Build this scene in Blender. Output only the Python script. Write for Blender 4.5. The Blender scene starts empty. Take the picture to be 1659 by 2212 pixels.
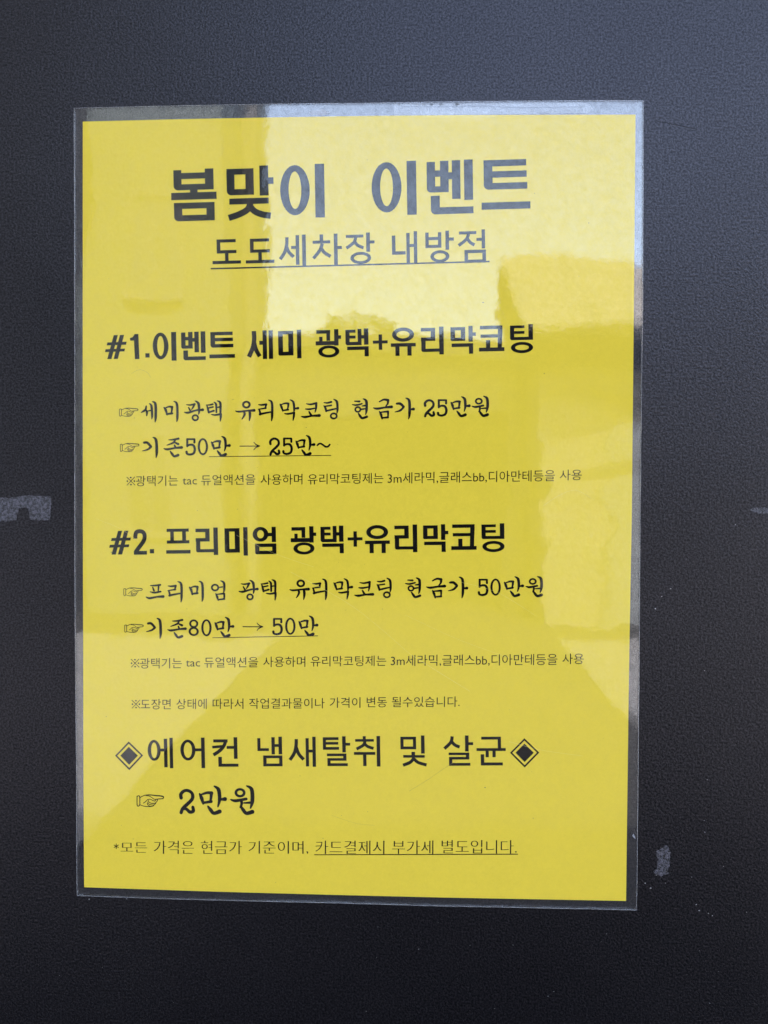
import bpy, bmesh, math, random
from mathutils import Vector, Matrix, noise

random.seed(7)
scene = bpy.context.scene
scene.render.resolution_x, scene.render.resolution_y = 768, 1024

# ------------------------------------------------------------------ camera
# metres; the notice hangs centred on the origin, on a wall whose face is y = 0
cam_data = bpy.data.cameras.new('camera')
cam_data.sensor_fit = 'VERTICAL'
cam_data.sensor_height = 24.0
cam_data.lens = 18.0
cam_data.clip_start, cam_data.clip_end = 0.01, 1000.0
cam = bpy.data.objects.new('camera', cam_data)
scene.collection.objects.link(cam)
cam.matrix_world = Matrix(((0.999277, -0.006602, 0.037435, 0.022702),
                           (0.037555, 0.019126, -0.999111, -0.294251),
                           (0.00588, 0.999795, 0.01936, 0.004954),
                           (0, 0, 0, 1)))
scene.camera = cam

# ------------------------------------------------------------------ sky, sun, exposure
SUN_EL, SUN_AZ = math.radians(52), math.radians(18)      # sun stands behind the wall
world = bpy.data.worlds.new('World')
scene.world = world
world.use_nodes = True
wn = world.node_tree
wn.nodes.clear()
sky = wn.nodes.new('ShaderNodeTexSky')
sky.sky_type = 'NISHITA'
sky.sun_disc = False
sky.sun_elevation = SUN_EL
sky.sun_rotation = SUN_AZ
sky.air_density, sky.dust_density, sky.ozone_density = 1.0, 4.5, 1.0
bg = wn.nodes.new('ShaderNodeBackground')
bg.inputs['Strength'].default_value = 0.15
wo = wn.nodes.new('ShaderNodeOutputWorld')
veil = wn.nodes.new('ShaderNodeHueSaturation')           # thin high haze: the blue is paler all over the sky
veil.inputs['Saturation'].default_value = 0.74
wn.links.new(sky.outputs[0], veil.inputs['Color'])
wn.links.new(veil.outputs[0], bg.inputs['Color'])
wn.links.new(bg.outputs[0], wo.inputs['Surface'])

sun_data = bpy.data.lights.new('sun', 'SUN')
sun_data.energy = 2.0
sun_data.angle = math.radians(0.5)
sun_data.color = (1.0, 0.95, 0.87)
sun = bpy.data.objects.new('sun', sun_data)
scene.collection.objects.link(sun)
d = Vector((math.sin(SUN_AZ) * math.cos(SUN_EL), math.cos(SUN_AZ) * math.cos(SUN_EL), math.sin(SUN_EL)))
sun.rotation_euler = d.to_track_quat('Z', 'Y').to_euler()
sun.location = (2, 2, 6)

scene.view_settings.view_transform = 'Standard'
scene.view_settings.look = 'None'
scene.view_settings.gamma = 1.0
scene.view_settings.exposure = 3.3

# ------------------------------------------------------------------ helpers
def link(o, parent=None):
    scene.collection.objects.link(o)
    if parent is not None:
        o.parent = parent
    return o

def tag(o, label=None, cat=None, group=None, kind=None):
    for k, v in (('label', label), ('category', cat), ('group', group), ('kind', kind)):
        if v:
            o[k] = v
    return o

def mesh_obj(name, verts, faces, material, parent=None, smooth=False):
    me = bpy.data.meshes.new(name)
    me.from_pydata(verts, [], faces)
    me.materials.append(material)
    if smooth:
        me.polygons.foreach_set('use_smooth', [True] * len(me.polygons))
    me.update()
    return link(bpy.data.objects.new(name, me), parent)

class Mesh:
    """collects boxes, slabs and tubes for one object"""
    def __init__(s):
        s.v, s.f = [], []
    def add(s, v, f):
        n = len(s.v)
        s.v += v
        s.f += [tuple(i + n for i in q) for q in f]
    def box(s, x0, y0, z0, x1, y1, z1):
        s.add([(x, y, z) for x in (x0, x1) for y in (y0, y1) for z in (z0, z1)],
              [(0, 1, 3, 2), (4, 6, 7, 5), (0, 4, 5, 1), (2, 3, 7, 6), (0, 2, 6, 4), (1, 5, 7, 3)])
    def tube(s, p, q, r0, r1, n=10):
        p, q = Vector(p), Vector(q)
        a = (q - p).normalized()
        u = a.orthogonal().normalized()
        w = a.cross(u)
        v = [tuple(c + (u * math.cos(t) + w * math.sin(t)) * r) for c, r in ((p, r0), (q, r1))
             for t in [2 * math.pi * i / n for i in range(n)]]
        s.add(v, [(i, (i + 1) % n, n + (i + 1) % n, n + i) for i in range(n)] + [tuple(range(n))[::-1], tuple(range(n, 2 * n))])
    def build(s, name, material, parent=None, smooth=False):
        return mesh_obj(name, s.v, s.f, material, parent, smooth)

class Mat:
    """a material with short-hands for wiring"""
    def __init__(s, name):
        s.m = bpy.data.materials.new(name)
        s.m.use_nodes = True
        s.t = s.m.node_tree
        s.t.nodes.clear()
        s.out = s.n('OutputMaterial')
    def n(s, kind, **kw):
        nd = s.t.nodes.new('ShaderNode' + kind)
        for k, v in kw.items():
            if hasattr(nd, k):
                setattr(nd, k, v)
            else:
                nd.inputs[k.replace('_', ' ')].default_value = v
        return nd
    def l(s, a, b):
        s.t.links.new(a, b)
    def noise(s, scale, detail=2.0, rough=0.5, vec=None):
        nd = s.n('TexNoise', Scale=scale, Detail=detail, Roughness=rough)
        s.l(vec or s.n('TexCoord').outputs['Object'], nd.inputs['Vector'])
        return nd.outputs['Fac']
    def ramp(s, fac, *stops):
        r = s.n('ValToRGB')
        el = r.color_ramp.elements
        while len(el) < len(stops):
            el.new(0.5)
        for e, (p, c) in zip(el, stops):
            e.position = p
            e.color = (c, c, c, 1) if isinstance(c, (int, float)) else tuple(c) + (1,)
        s.l(fac, r.inputs['Fac'])
        return r.outputs['Color']
    def bump(s, height, dist, strength=1.0, normal=None):
        b = s.n('Bump', Distance=dist, Strength=strength)
        s.l(height, b.inputs['Height'])
        if normal:
            s.l(normal, b.inputs['Normal'])
        return b.outputs['Normal']
    def mixc(s, fac, a, b):
        m = s.n('Mix', data_type='RGBA')
        if isinstance(fac, (int, float)):
            m.inputs[0].default_value = fac
        else:
            s.l(fac, m.inputs[0])
        for sock, c in ((m.inputs[6], a), (m.inputs[7], b)):
            if isinstance(c, tuple):
                sock.default_value = c + (1,)
            else:
                s.l(c, sock)
        return m.outputs[2]
    def math(s, op, a, b=0.0, c=0.0):
        m = s.n('Math', operation=op)
        for i, v in enumerate((a, b, c)):
            if isinstance(v, (int, float)):
                m.inputs[i].default_value = v
            else:
                s.l(v, m.inputs[i])
        return m.outputs[0]
    def principled(s, color, rough=0.6, spec=0.5, normal=None, metal=0.0):
        p = s.n('BsdfPrincipled')
        for key, v in (('Base Color', color), ('Roughness', rough)):
            if isinstance(v, tuple):
                p.inputs[key].default_value = v + (1,)
            elif isinstance(v, (int, float)):
                p.inputs[key].default_value = v
            else:
                s.l(v, p.inputs[key])
        p.inputs['Specular IOR Level'].default_value = spec
        p.inputs['Metallic'].default_value = metal
        if normal:
            s.l(normal, p.inputs['Normal'])
        return p.outputs[0]
    def done(s, shader):
        s.l(shader, s.out.inputs['Surface'])
        return s.m

def plain(name, color, rough=0.7, scale=8.0, var=0.15, spec=0.3):
    m = Mat(name)
    f = m.noise(scale, 6, 0.6)
    lo = tuple(c * (1 - var) for c in color)
    hi = tuple(min(1, c * (1 + var)) for c in color)
    return m.done(m.principled(m.mixc(f, lo, hi), rough, spec, m.bump(m.noise(scale * 4, 4), 0.01, 0.4)))

# ------------------------------------------------------------------ materials
def wall_material():
    m = Mat('matte_black_textured_paint')
    co = m.n('TexCoord').outputs['Object']
    g1 = m.noise(1250, 2, 0.6, co)
    g2 = m.noise(600, 2, 0.5, co)
    h = m.math('ADD', m.math('MULTIPLY', g1, 0.7), m.math('MULTIPLY', g2, 0.3))
    cloud = m.noise(9, 4, 0.6, co)
    col = m.mixc(m.ramp(g1, (0.44, 0.0), (0.62, 1.0)), (0.0008, 0.0008, 0.0012), (0.0042, 0.0039, 0.0058))
    p = m.n('BsdfPrincipled')
    m.l(col, p.inputs['Base Color'])
    m.l(m.math('MULTIPLY_ADD', cloud, 0.12, 0.24), p.inputs['Roughness'])
    fine = m.math('ADD', m.math('MULTIPLY', g1, 0.55), m.math('MULTIPLY', m.noise(2300, 2, 0.7, co), 0.45))
    pits = m.ramp(fine, (0.34, 0.24), (0.5, 0.55), (0.68, 1.0))
    m.l(m.math('MULTIPLY', pits, m.math('MULTIPLY_ADD', cloud, 0.42, 0.58)), p.inputs['Specular IOR Level'])
    p.inputs['Specular Tint'].default_value = (0.90, 0.88, 1.0, 1)
    m.l(m.bump(h, 0.00020, 1.0), p.inputs['Normal'])
    return m.done(p.outputs[0])

def residue_material():
    m = Mat('dull_glue_residue')
    co = m.n('TexCoord').outputs['Object']
    g = m.noise(900, 4, 0.7, co)
    col = m.mixc(m.ramp(g, (0.40, 0.0), (0.64, 1.0)), (0.008, 0.0075, 0.0095), (0.10, 0.094, 0.118))
    return m.done(m.principled(col, 0.45, 0.5, m.bump(g, 0.0005, 0.9)))

def paper_material():
    m = Mat('yellow_paper')
    co = m.n('TexCoord').outputs['Object']
    f = m.noise(900, 5, 0.7, co)
    big = m.noise(14, 3, 0.5, co)
    col = m.mixc(f, (0.76, 0.575, 0.046), (0.86, 0.66, 0.072))
    col = m.mixc(m.math('MULTIPLY', big, 0.35), col, (0.81, 0.63, 0.054))
    return m.done(m.principled(col, 0.85, 0.0, m.bump(f, 0.00006, 0.6)))

def ink_material():
    m = Mat('black_toner')
    co = m.n('TexCoord').outputs['Object']
    f = m.noise(700, 4, 0.7, co)
    return m.done(m.principled(m.mixc(f, (0.002, 0.0015, 0.001), (0.006, 0.005, 0.004)), 0.6, 0.04, m.bump(f, 0.00005, 0.5)))

def film_material(name='clear_laminate', f0=0.078, haze=0.002, tint=(1, 1, 1)):
    """two thin faces with nothing refracted between them: clear, with a Fresnel gloss and a little diffuse haze"""
    m = Mat(name)
    co = m.n('TexCoord').outputs['Object']
    soft = m.noise(95, 2, 0.5, co)
    grain = m.noise(750, 3, 0.6, co)
    nrm = m.bump(grain, 0.000012, 0.35, m.bump(soft, 0.00003, 1.0))
    lw = m.n('LayerWeight')
    fres = m.math('MULTIPLY_ADD', m.math('POWER', lw.outputs['Facing'], 5.0), 1.0 - f0, f0)
    fres = m.math('MULTIPLY', fres, m.math('MULTIPLY_ADD', m.noise(430, 4, 0.7, co), 1.3, 0.35))
    clear = m.n('BsdfTransparent', Color=tint + (1,))
    gloss = m.n('BsdfGlossy', Roughness=0.022)
    m.l(nrm, gloss.inputs['Normal'])
    mix = m.n('MixShader')
    m.l(fres, mix.inputs[0]); m.l(clear.outputs[0], mix.inputs[1]); m.l(gloss.outputs[0], mix.inputs[2])
    scatter = m.n('BsdfDiffuse', Color=(0.75, 0.76, 0.8, 1))
    mix2 = m.n('MixShader')
    m.l(m.math('MULTIPLY', m.ramp(m.noise(420, 5, 0.75, co), (0.3, 0.25), (0.75, 1.0)), haze), mix2.inputs[0])
    m.l(mix.outputs[0], mix2.inputs[1]); m.l(scatter.outputs[0], mix2.inputs[2])
    return m.done(mix2.outputs[0])

M_WALL, M_RES, M_PAPER, M_INK = wall_material(), residue_material(), paper_material(), ink_material()
M_FILM = film_material()
M_BACK = film_material('clear_laminate_back', 0.14, 0.006)
M_EDGE = film_material('laminate_edge_glint', 0.10, 0.30)
M_TAPE = plain('double_sided_tape', (0.20, 0.21, 0.24), 0.4, 300, 0.25)

# ------------------------------------------------------------------ printed characters
# Outlines of the printed characters, in their own drawing units (y down).
# R: upright bar (x0,y0,x1,y1[,rounded lower left]); E: ring (x0,y0,x1,y1,side,top)
# P: filled outline; K: straight cut stroke; S: brush stroke with a width at every point
def BOX(x0, y0, x1, y1, a, b, c, d, r=0):
    return [('R', x0, y0, a, y1, r), ('R', a, y0, x1, b), ('R', c, b, x1, y1), ('R', a, d, c, y1)]
R, E = (lambda *a: ('R',) + a), (lambda *a: ('E',) + a)
P = lambda *p: ('P', p)
K = lambda w, *p: ('K', p, w)
S = lambda w, *p: ('S', p, w)

HEAD = {
'봄': (290, [R(597,436,641,545,24), R(770,432,817,545), R(641,452,770,485), R(641,513,770,545),
            R(687,545,728,560), R(583,558,832,597)] + BOX(597,613,820,712,642,646,775,680,24)),
'맞': (290, BOX(882,430,1030,572,925,462,985,540,24) + [R(1062,417,1110,578), R(1110,482,1138,517),
            R(895,590,1110,622), K(34,(1010,615),(995,650),(950,675),(890,694)), K(34,(1000,622),(1030,660),(1075,680),(1120,688))]),
'이': (290, [E(142,395,303,664,46,34), R(332,392,383,680)]),
'벤': (290, [R(440,392,485,555,20), R(512,388,557,555), R(485,438,512,472), R(485,523,512,555), R(557,450,575,487),
            R(575,387,620,593), R(640,385,687,600), R(460,573,508,672,24), R(508,635,688,672)]),
'트': (290, [R(748,383,795,540,26), R(795,383,975,417), R(795,443,977,477), R(795,505,980,540), R(735,608,995,646)]),
'세': (213, [K(33,(1183,65),(1184,130),(1172,190),(1143,254)), K(31,(1184,150),(1196,200),(1224,252)), R(1222,138,1247,167),
            R(1247,62,1278,272), R(1292,62,1323,272)]),
'미': (213, BOX(1366,65,1478,245,1401,90,1441,217,14) + [R(1505,58,1537,268)]),
'#': (213, [P((133,97),(164,97),(112,273),(80,273)), P((180,97),(211,97),(160,273),(128,273)),
           P((84,150),(229,148),(224,170),(78,172)), P((69,200),(216,198),(211,219),(64,221))]),
'1': (213, [P((253,119),(275,112),(290,90),(318,90),(322,275),(288,276),(284,138),(256,138))]),
'.': (213, [R(368,234,400,266)]),
'2': (222, [K(32,(262,143),(262,118),(272,92),(298,86),(322,94),(334,118),(326,160),(285,215),(262,245)), R(247,238,350,267)]),
'광': (208, [R(68,73,168,98), R(140,98,167,150), R(88,120,112,153), R(62,152,197,181), R(196,68,227,185), R(227,113,246,138),
            E(80,183,232,270,30,20)]),
'택': (208, [R(272,70,302,181,16), R(302,70,345,92), R(302,112,345,133), R(302,157,360,181), R(360,65,388,181),
            R(388,110,405,135), R(405,63,437,179), R(283,190,438,215), R(408,215,438,262)]),
'+': (208, [R(463,148,505,170), R(505,105,530,215), R(530,148,570,170)]),
'유': (208, [E(600,57,757,158,32,24), R(590,168,768,193), R(622,193,652,258), R(708,193,738,258)]),
'리': (208, [R(803,57,905,82), R(873,82,905,125), R(803,125,905,150), R(805,150,836,228,14), R(836,205,933,228), R(933,50,965,248)]),
'막': (208, BOX(1010,52,1115,150,1042,75,1083,127,12) + [R(1138,45,1168,157), R(1168,92,1190,117), R(1017,168,1170,193), R(1140,193,1170,243)]),
'코': (208, [R(1218,45,1378,70), P((1346,70),(1378,70),(1372,200),(1342,200)), R(1222,107,1346,130), R(1260,147,1290,200), R(1210,200,1390,227)]),
'팅': (208, [R(1428,40,1458,144,14), R(1458,40,1530,60), R(1458,80,1530,100), R(1458,122,1560,144), R(1558,33,1590,144),
            E(1433,157,1590,237,30,21)]),
'프': (222, [R(505,68,677,92), R(532,92,560,158), R(625,92,655,158), R(505,158,680,182), R(498,233,688,260)]),
'엄': (222, [E(1163,52,1285,165,35,25), R(1280,98,1310,125), R(1310,52,1343,170)] + BOX(1180,180,1345,262,1213,207,1312,235,14)),
}
GOTH = {
'도': (180, [R(830,812,850,888), R(850,812,935,829), R(850,871,938,888), R(875,888,894,928), R(806,928,962,945)]),
'세': (180, [K(18,(1206,800),(1203,845),(1190,885),(1167,917)), K(18,(1203,850),(1215,880),(1241,907)), R(1228,848,1253,864),
            R(1253,790,1272,950), R(1288,788,1308,958)]),
'차': (180, [R(1383,785,1402,818), R(1345,818,1440,834), K(18,(1396,834),(1385,868),(1347,913)), K(18,(1392,862),(1410,885),(1441,905)),
            R(1460,783,1480,950), R(1480,850,1503,866)]),
'장': (180, [R(5,787,100,803), K(17,(58,800),(48,828),(7,858)), K(17,(53,825),(70,845),(100,858)), R(115,777,135,880), R(135,820,160,836), E(28,880,140,945,19,15)]),
'내': (180, [R(252,790,271,893), R(271,875,325,893), R(330,778,348,938), R(348,838,370,854), R(370,770,388,940)]),
'방': (180, [R(432,775,450,858), R(500,775,518,858), R(450,800,500,816), R(450,842,500,858), R(540,768,559,870), R(559,805,585,822), E(458,872,560,937,19,15)]),
'점': (180, [R(612,768,705,784), K(17,(663,783),(650,812),(609,843)), K(17,(657,808),(672,828),(694,842)), R(705,805,733,821),
            R(733,760,751,862)] + BOX(640,868,755,937,659,885,736,920)),
'에': (352, [E(498,98,640,325,38,28), R(632,192,677,224), R(676,85,714,397), R(738,75,775,407)]),
'어': (352, [E(850,95,1015,322,38,29), R(1008,190,1079,222), R(1077,73,1117,405)]),
'컨': (352, [R(1205,93,1362,126), K(37,(1343,100),(1322,160),(1275,215),(1205,262)), P((1190,163),(1330,152),(1322,182),(1196,192)),
            R(1350,165,1428,196), R(1427,70,1467,305), R(1257,282,1296,390), R(1296,357,1475,390)]),
'냄': (184, [R(40,55,58,128), R(58,112,105,128), R(120,50,139,147), R(139,89,160,105), R(160,47,180,147)] + BOX(72,153,181,215,91,169,162,199)),
'새': (184, [K(19,(253,60),(251,98),(240,140),(215,178)), K(19,(251,105),(266,145),(293,176)), R(305,55,323,215), R(323,120,343,136), R(343,47,362,217)]),
'탈': (184, [R(403,50,421,121), R(421,50,492,66), R(421,77,490,92), R(421,105,494,121), R(512,45,532,136), R(532,82,557,98),
            R(425,142,535,157), R(516,157,535,168), R(427,168,535,183), R(427,183,445,213), R(445,197,542,213)]),
'취': (184, [R(628,44,645,60), R(585,60,690,75), K(17,(640,73),(630,95),(592,116)), K(17,(637,85),(655,102),(688,113)),
            R(577,133,697,149), R(628,149,647,212), R(705,43,725,215)]),
'및': (184, BOX(837,47,925,118,855,63,907,102) + [R(952,40,972,142), R(898,132,918,150), R(852,150,972,165), K(18,(913,163),(892,190),(850,207)),
            K(18,(912,172),(935,192),(982,206))]),
'살': (184, [K(18,(1124,45),(1116,78),(1080,114)), K(18,(1119,72),(1138,93),(1165,105)), R(1195,40,1215,130), R(1215,78,1240,94),
            R(1103,136,1218,150), R(1199,150,1218,160), R(1105,160,1218,175), R(1105,175,1123,210), R(1123,194,1223,210)]),
'균': (184, [R(1287,47,1396,63), R(1378,63,1396,112), R(1260,111,1422,127), R(1310,127,1328,162), R(1348,127,1366,162),
            R(1283,145,1302,208), R(1302,191,1405,208)]),
'◈': (352, [P((300,175),(397,272),(300,372),(205,272)),
            P((300,117),(455,270),(432,270),(300,142)), P((455,270),(300,430),(300,405),(432,270)),
            P((300,430),(147,272),(170,272),(300,405)), P((147,272),(300,117),(300,142),(170,272))]),
}
BRUSH = {
'세': (253, [S((14,20,20,7),(375,262),(368,300),(346,318),(314,336)), S((14,22,12),(368,303),(383,330),(380,372)), S((10,14),(395,318),(432,312)),
            S((8,22,20,8),(413,230),(438,262),(445,370),(440,412)), S((8,24,24,8),(448,208),(485,238),(487,390),(480,448))]),
'미': (253, [S((12,24,14),(582,277),(601,305),(618,362)), S((10,16,22),(592,285),(640,268),(678,272)), S((22,16,12),(678,274),(673,320),(664,352)),
            S((16,20),(612,356),(678,346)), S((8,22,22,8),(698,205),(735,238),(740,390),(732,444))]),
'광': (253, [S((8,15,18),(846,244),(890,248),(944,238)), S((20,17,8),(940,238),(926,270),(906,302)), S((12,17),(871,278),(890,312)),
            S((8,20,17,16),(820,332),(862,338),(940,316),(990,304)), S((8,24,20,8),(948,200),(988,232),(996,320),(988,358)),
            S((14,25),(1002,308),(1038,304)), E(908,358,992,436,17,17)]),
'택': (253, [S((8,14,17),(1075,247),(1110,247),(1152,238)), S((14,14),(1095,284),(1156,270)), S((10,18,20,14),(1082,256),(1092,280),(1100,315),(1106,338)),
            S((16,17),(1102,334),(1166,314)), S((8,20,16),(1166,213),(1192,240),(1195,332)), S((13,13),(1195,277),(1235,270)),
            S((8,22,18),(1206,198),(1242,226),(1243,342)), S((8,16,20),(1136,358),(1180,364),(1240,354)), S((22,20,8),(1246,352),(1246,390),(1240,437))]),
'유': (253, [E(141,199,240,287,20,19), S((8,18,16,26),(62,316),(102,325),(200,314),(282,310)), S((18,20,16,8),(160,322),(170,350),(156,385),(137,412)),
            S((20,24,20,8),(226,318),(232,350),(231,390),(224,432))]),
'리': (253, [S((8,16,20),(333,243),(370,247),(424,240)), S((20,14),(424,242),(412,288)), S((10,16),(332,298),(420,284)),
            S((14,18,14),(340,300),(350,330),(352,362)), S((20,18,14),(348,356),(400,344),(478,330)),
            S((8,22,22,8),(450,190),(490,222),(493,370),(486,432))]),
'막': (253, [S((10,22,12),(587,237),(604,268),(620,318)), S((10,16,20),(600,243),(650,228),(686,232)), S((20,16,12),(686,234),(681,275),(672,304)),
            S((14,17),(618,312),(684,302)), S((8,20,20,10),(706,187),(744,215),(754,290),(750,326)), S((12,24),(757,291),(798,285)),
            S((8,17,18),(641,348),(680,352),(745,340)), S((20,19,8),(753,338),(749,380),(740,427))]),
'코': (253, [S((8,16,20),(895,229),(945,236),(1012,222)), S((22,19,8),(1010,226),(1008,280),(996,328)), S((10,18,12),(885,290),(930,293),(1002,280)),
            S((14,22),(927,323),(950,364)), S((8,22,16,26),(835,377),(880,384),(960,371),(1048,366))]),
'팅': (253, [S((8,16,18),(1104,220),(1145,224),(1190,213)), S((13,15),(1118,264),(1190,253)), S((8,20,16),(1103,256),(1122,288),(1130,322)),
            S((16,17,14),(1128,318),(1180,306),(1245,292)), S((8,22,20,8),(1218,182),(1255,212),(1262,300),(1255,346)), E(1174,338,1262,416,17,17)]),
'현': (232.6, [S((10,17),(97,240),(148,243)), S((8,15,13),(72,276),(115,282),(175,268)), E(96,296,166,362,15,15), S((8,16),(176,292),(206,288)),
            S((14,13),(166,328),(206,322)), S((8,22,20,8),(188,215),(222,242),(224,335),(214,383)), S((12,20,18,20),(138,373),(155,398),(178,422),(228,406))]),
'금': (232.6, [S((10,16,22),(363,248),(410,226),(455,232)), S((22,16,8),(456,234),(452,268),(430,298)), S((8,19,15,24),(300,314),(340,322),(420,310),(494,304)),
            S((10,22,12),(364,352),(380,385),(393,430)), S((10,18),(372,360),(456,353)), S((18,15,12),(456,353),(456,390),(452,417)), S((12,17),(392,421),(456,414))]),
'가': (232.6, [S((16,22,20),(552,268),(590,268),(626,300)), S((18,17,6),(626,304),(590,340),(533,357)), S((8,22,22,8),(650,208),(686,238),(690,370),(680,430)),
            S((10,24),(692,330),(732,326))]),
'2': (232.6, [S((20,20,18,18,18,20,20,19),(854,286),(852,258),(876,233),(908,230),(938,252),(936,296),(870,362),(853,398)),
            S((16,17,20,20,18),(868,368),(893,370),(920,392),(946,384),(943,355))]),
'5': (232.6, [S((15,15),(1000,230),(1080,230)), S((15,18),(1080,230),(1079,265)), S((17,17),(1002,230),(1002,306)),
            S((15,17,19,20,19,18,17,20),(1002,303),(1030,290),(1066,296),(1083,335),(1072,378),(1035,394),(1000,386),(994,366))]),
'0': (253, [E(980,640,1098,835,20,17)]),
'8': (253, [E(880,597,984,692,19,17), E(873,684,990,787,20,18)]),
'만': (232.6, [S((10,22,12),(1133,252),(1148,285),(1160,327)), S((10,16,20),(1145,258),(1190,243),(1225,245)), S((20,15,12),(1223,246),(1219,285),(1212,315)),
            S((14,17),(1160,320),(1222,309)), S((8,22,20,8),(1244,192),(1277,218),(1285,290),(1272,348)), S((10,24),(1288,293),(1326,289)),
            S((10,21,19,24),(1196,346),(1216,372),(1240,398),(1285,384))]),
'원': (232.6, [E(1393,205,1473,273,16,15), S((8,18,16),(1362,292),(1400,300),(1480,285)), S((16,16,12),(1442,298),(1445,322),(1436,350)), S((8,15),(1460,316),(1508,313)),
            S((8,22,22,8),(1483,186),(1521,212),(1526,300),(1512,355)), S((12,20,20,24),(1440,342),(1456,368),(1482,394),(1526,382))]),
'기': (253, [S((20,22,22),(348,690),(385,690),(428,735)), S((22,17,6),(428,738),(392,768),(328,787)), S((8,24,24,8),(453,628),(490,660),(497,800),(489,865))]),
'존': (253, [S((8,16,20),(638,655),(690,653),(752,641)), S((14,18,8),(715,655),(690,688),(616,717)), S((12,22),(703,683),(748,704)),
            S((14,20),(706,717),(716,746)), S((8,20,16,25),(580,756),(620,765),(710,750),(790,743)), S((10,22,20,24),(655,788),(674,815),(702,846),(748,832))]),
'프': (253, [S((8,16,18),(422,192),(475,192),(540,184)), S((12,18),(450,212),(465,252)), S((18,12),(522,190),(516,258)), S((8,17,16),(420,266),(470,276),(545,263)),
            S((8,20,16,26),(370,327),(412,342),(500,326),(575,321))]),
'엄': (253, [E(1137,178,1232,264,18,17), S((10,14),(1234,218),(1270,213)), S((8,22,20,8),(1252,140),(1290,166),(1294,240),(1286,278)),
            S((10,22,12),(1193,292),(1210,330),(1222,370)), S((10,18),(1200,302),(1292,290)), S((20,17,14),(1292,291),(1294,325),(1290,355)), S((14,17),(1222,363),(1294,354))]),
'→': (253, [S((8,8),(112,730),(340,730)), S((5,9,7),(275,684),(302,712),(345,728)), S((5,9,7),(275,774),(302,746),(345,730))]),
'~': (253, [S((14,15,16,17,16,15),(1022,724),(1045,705),(1072,708),(1115,738),(1145,738),(1167,715))]),
'☞': (352, [S((8,8,8,8,8,8),(382,706),(411,704),(414,760),(411,808),(384,811),(382,706)),
            S((7,7,7,9,10,11,11,9,8,8,7),(411,722),(450,702),(482,690),(540,688),(600,694),(665,699),(686,706),(688,718),(676,729),(640,732),(598,737)),
            S((5,6,6,6,6),(482,696),(520,700),(550,715),(575,734),(600,738)),
            S((6,7,6),(455,783),(482,765),(505,741)), S((6,6,6),(505,741),(535,737),(562,750)), S((6,7,6),(562,750),(590,757),(600,741)),
            S((6,6,7,7,6),(515,750),(520,770),(550,784),(590,782),(606,768)), S((6,7,7,6,6),(606,768),(618,752),(618,742),(610,737),(600,738)),
            S((6,6,7,7,6),(505,768),(515,790),(545,802),(580,802),(598,783)),
            S((6,6,7,6,6),(500,785),(510,806),(540,820),(568,816),(578,803)),
            S((6,6,7,7),(411,800),(440,812),(480,821),(545,822))]),

'※': (100, [S((6,6),(3,3),(97,97)), S((6,6),(97,3),(3,97)), S((14,14),(49,9),(51,9)), S((14,14),(49,91),(51,91)), S((14,14),(9,49),(9,51)), S((14,14),(91,49),(91,51))]),
'*': (100, [S((12,9,12),(50,3),(50,50),(50,97)), S((12,9,12),(8,26),(50,50),(92,74)), S((12,9,12),(92,26),(50,50),(8,74))]),
}

def catmull(pts, ws, sub=6):
    P_ = [Vector(p) for p in pts]
    out = []
    for i in range(len(P_) - 1):
        a = P_[max(i - 1, 0)]; b = P_[i]; c = P_[i + 1]; e = P_[min(i + 2, len(P_) - 1)]
        for k in range(sub):
            t = k / sub
            q = 0.5 * ((2 * b) + (c - a) * t + (2 * a - 5 * b + 4 * c - e) * t * t + (3 * b - a - 3 * c + e) * t ** 3)
            out.append((q, ws[i] + (ws[i + 1] - ws[i]) * t))
    out.append((P_[-1], ws[-1]))
    return out

def ribbon(line, cap):
    v, f = [], []
    n = len(line)
    for i, (p, w) in enumerate(line):
        a = line[max(i - 1, 0)][0]; b = line[min(i + 1, n - 1)][0]
        t = b - a
        t = t.normalized() if t.length > 1e-9 else Vector((1, 0))
        nn = Vector((-t.y, t.x)) * w / 2
        v += [tuple(p + nn), tuple(p - nn)]
    f += [(2 * i, 2 * i + 1, 2 * i + 3, 2 * i + 2) for i in range(n - 1)]
    if cap:
        for p, w in (line[0], line[-1]):
            k = len(v)
            v += [(p.x + math.cos(a) * w / 2, p.y + math.sin(a) * w / 2) for a in [j * math.pi / 5 for j in range(10)]]
            f.append(tuple(range(k, k + 10)))
    return v, f

def prim_mesh(pr):
    k = pr[0]
    if k == 'R':
        x0, y0, x1, y1 = pr[1:5]
        r = pr[5] if len(pr) > 5 else 0
        if not r:
            v = [(x0, y0), (x1, y0), (x1, y1), (x0, y1)]
        else:
            v = [(x0, y0), (x1, y0), (x1, y1)] + [(x0 + r - r * math.sin(a), y1 - r + r * math.cos(a)) for a in [j * math.pi / 10 for j in range(6)]]
        return v, [tuple(range(len(v)))]
    if k == 'E':
        x0, y0, x1, y1, s, t = pr[1:]
        cx, cy, rx, ry = (x0 + x1) / 2, (y0 + y1) / 2, (x1 - x0) / 2, (y1 - y0) / 2
        n = 36
        v = [(cx + math.cos(2 * math.pi * i / n) * a, cy + math.sin(2 * math.pi * i / n) * b) for a, b in ((rx, ry), (rx - s, ry - t)) for i in range(n)]
        return v, [(i, (i + 1) % n, n + (i + 1) % n, n + i) for i in range(n)]
    if k == 'P':
        return list(pr[1]), [tuple(range(len(pr[1])))]
    if k == 'K':
        return ribbon(catmull(pr[1], [pr[2]] * len(pr[1]), 4), False)
    return ribbon(catmull(pr[1], [w * 1.36 for w in pr[2]]), True)

INK_Y = -0.00094          # just in front of the paper

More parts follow.
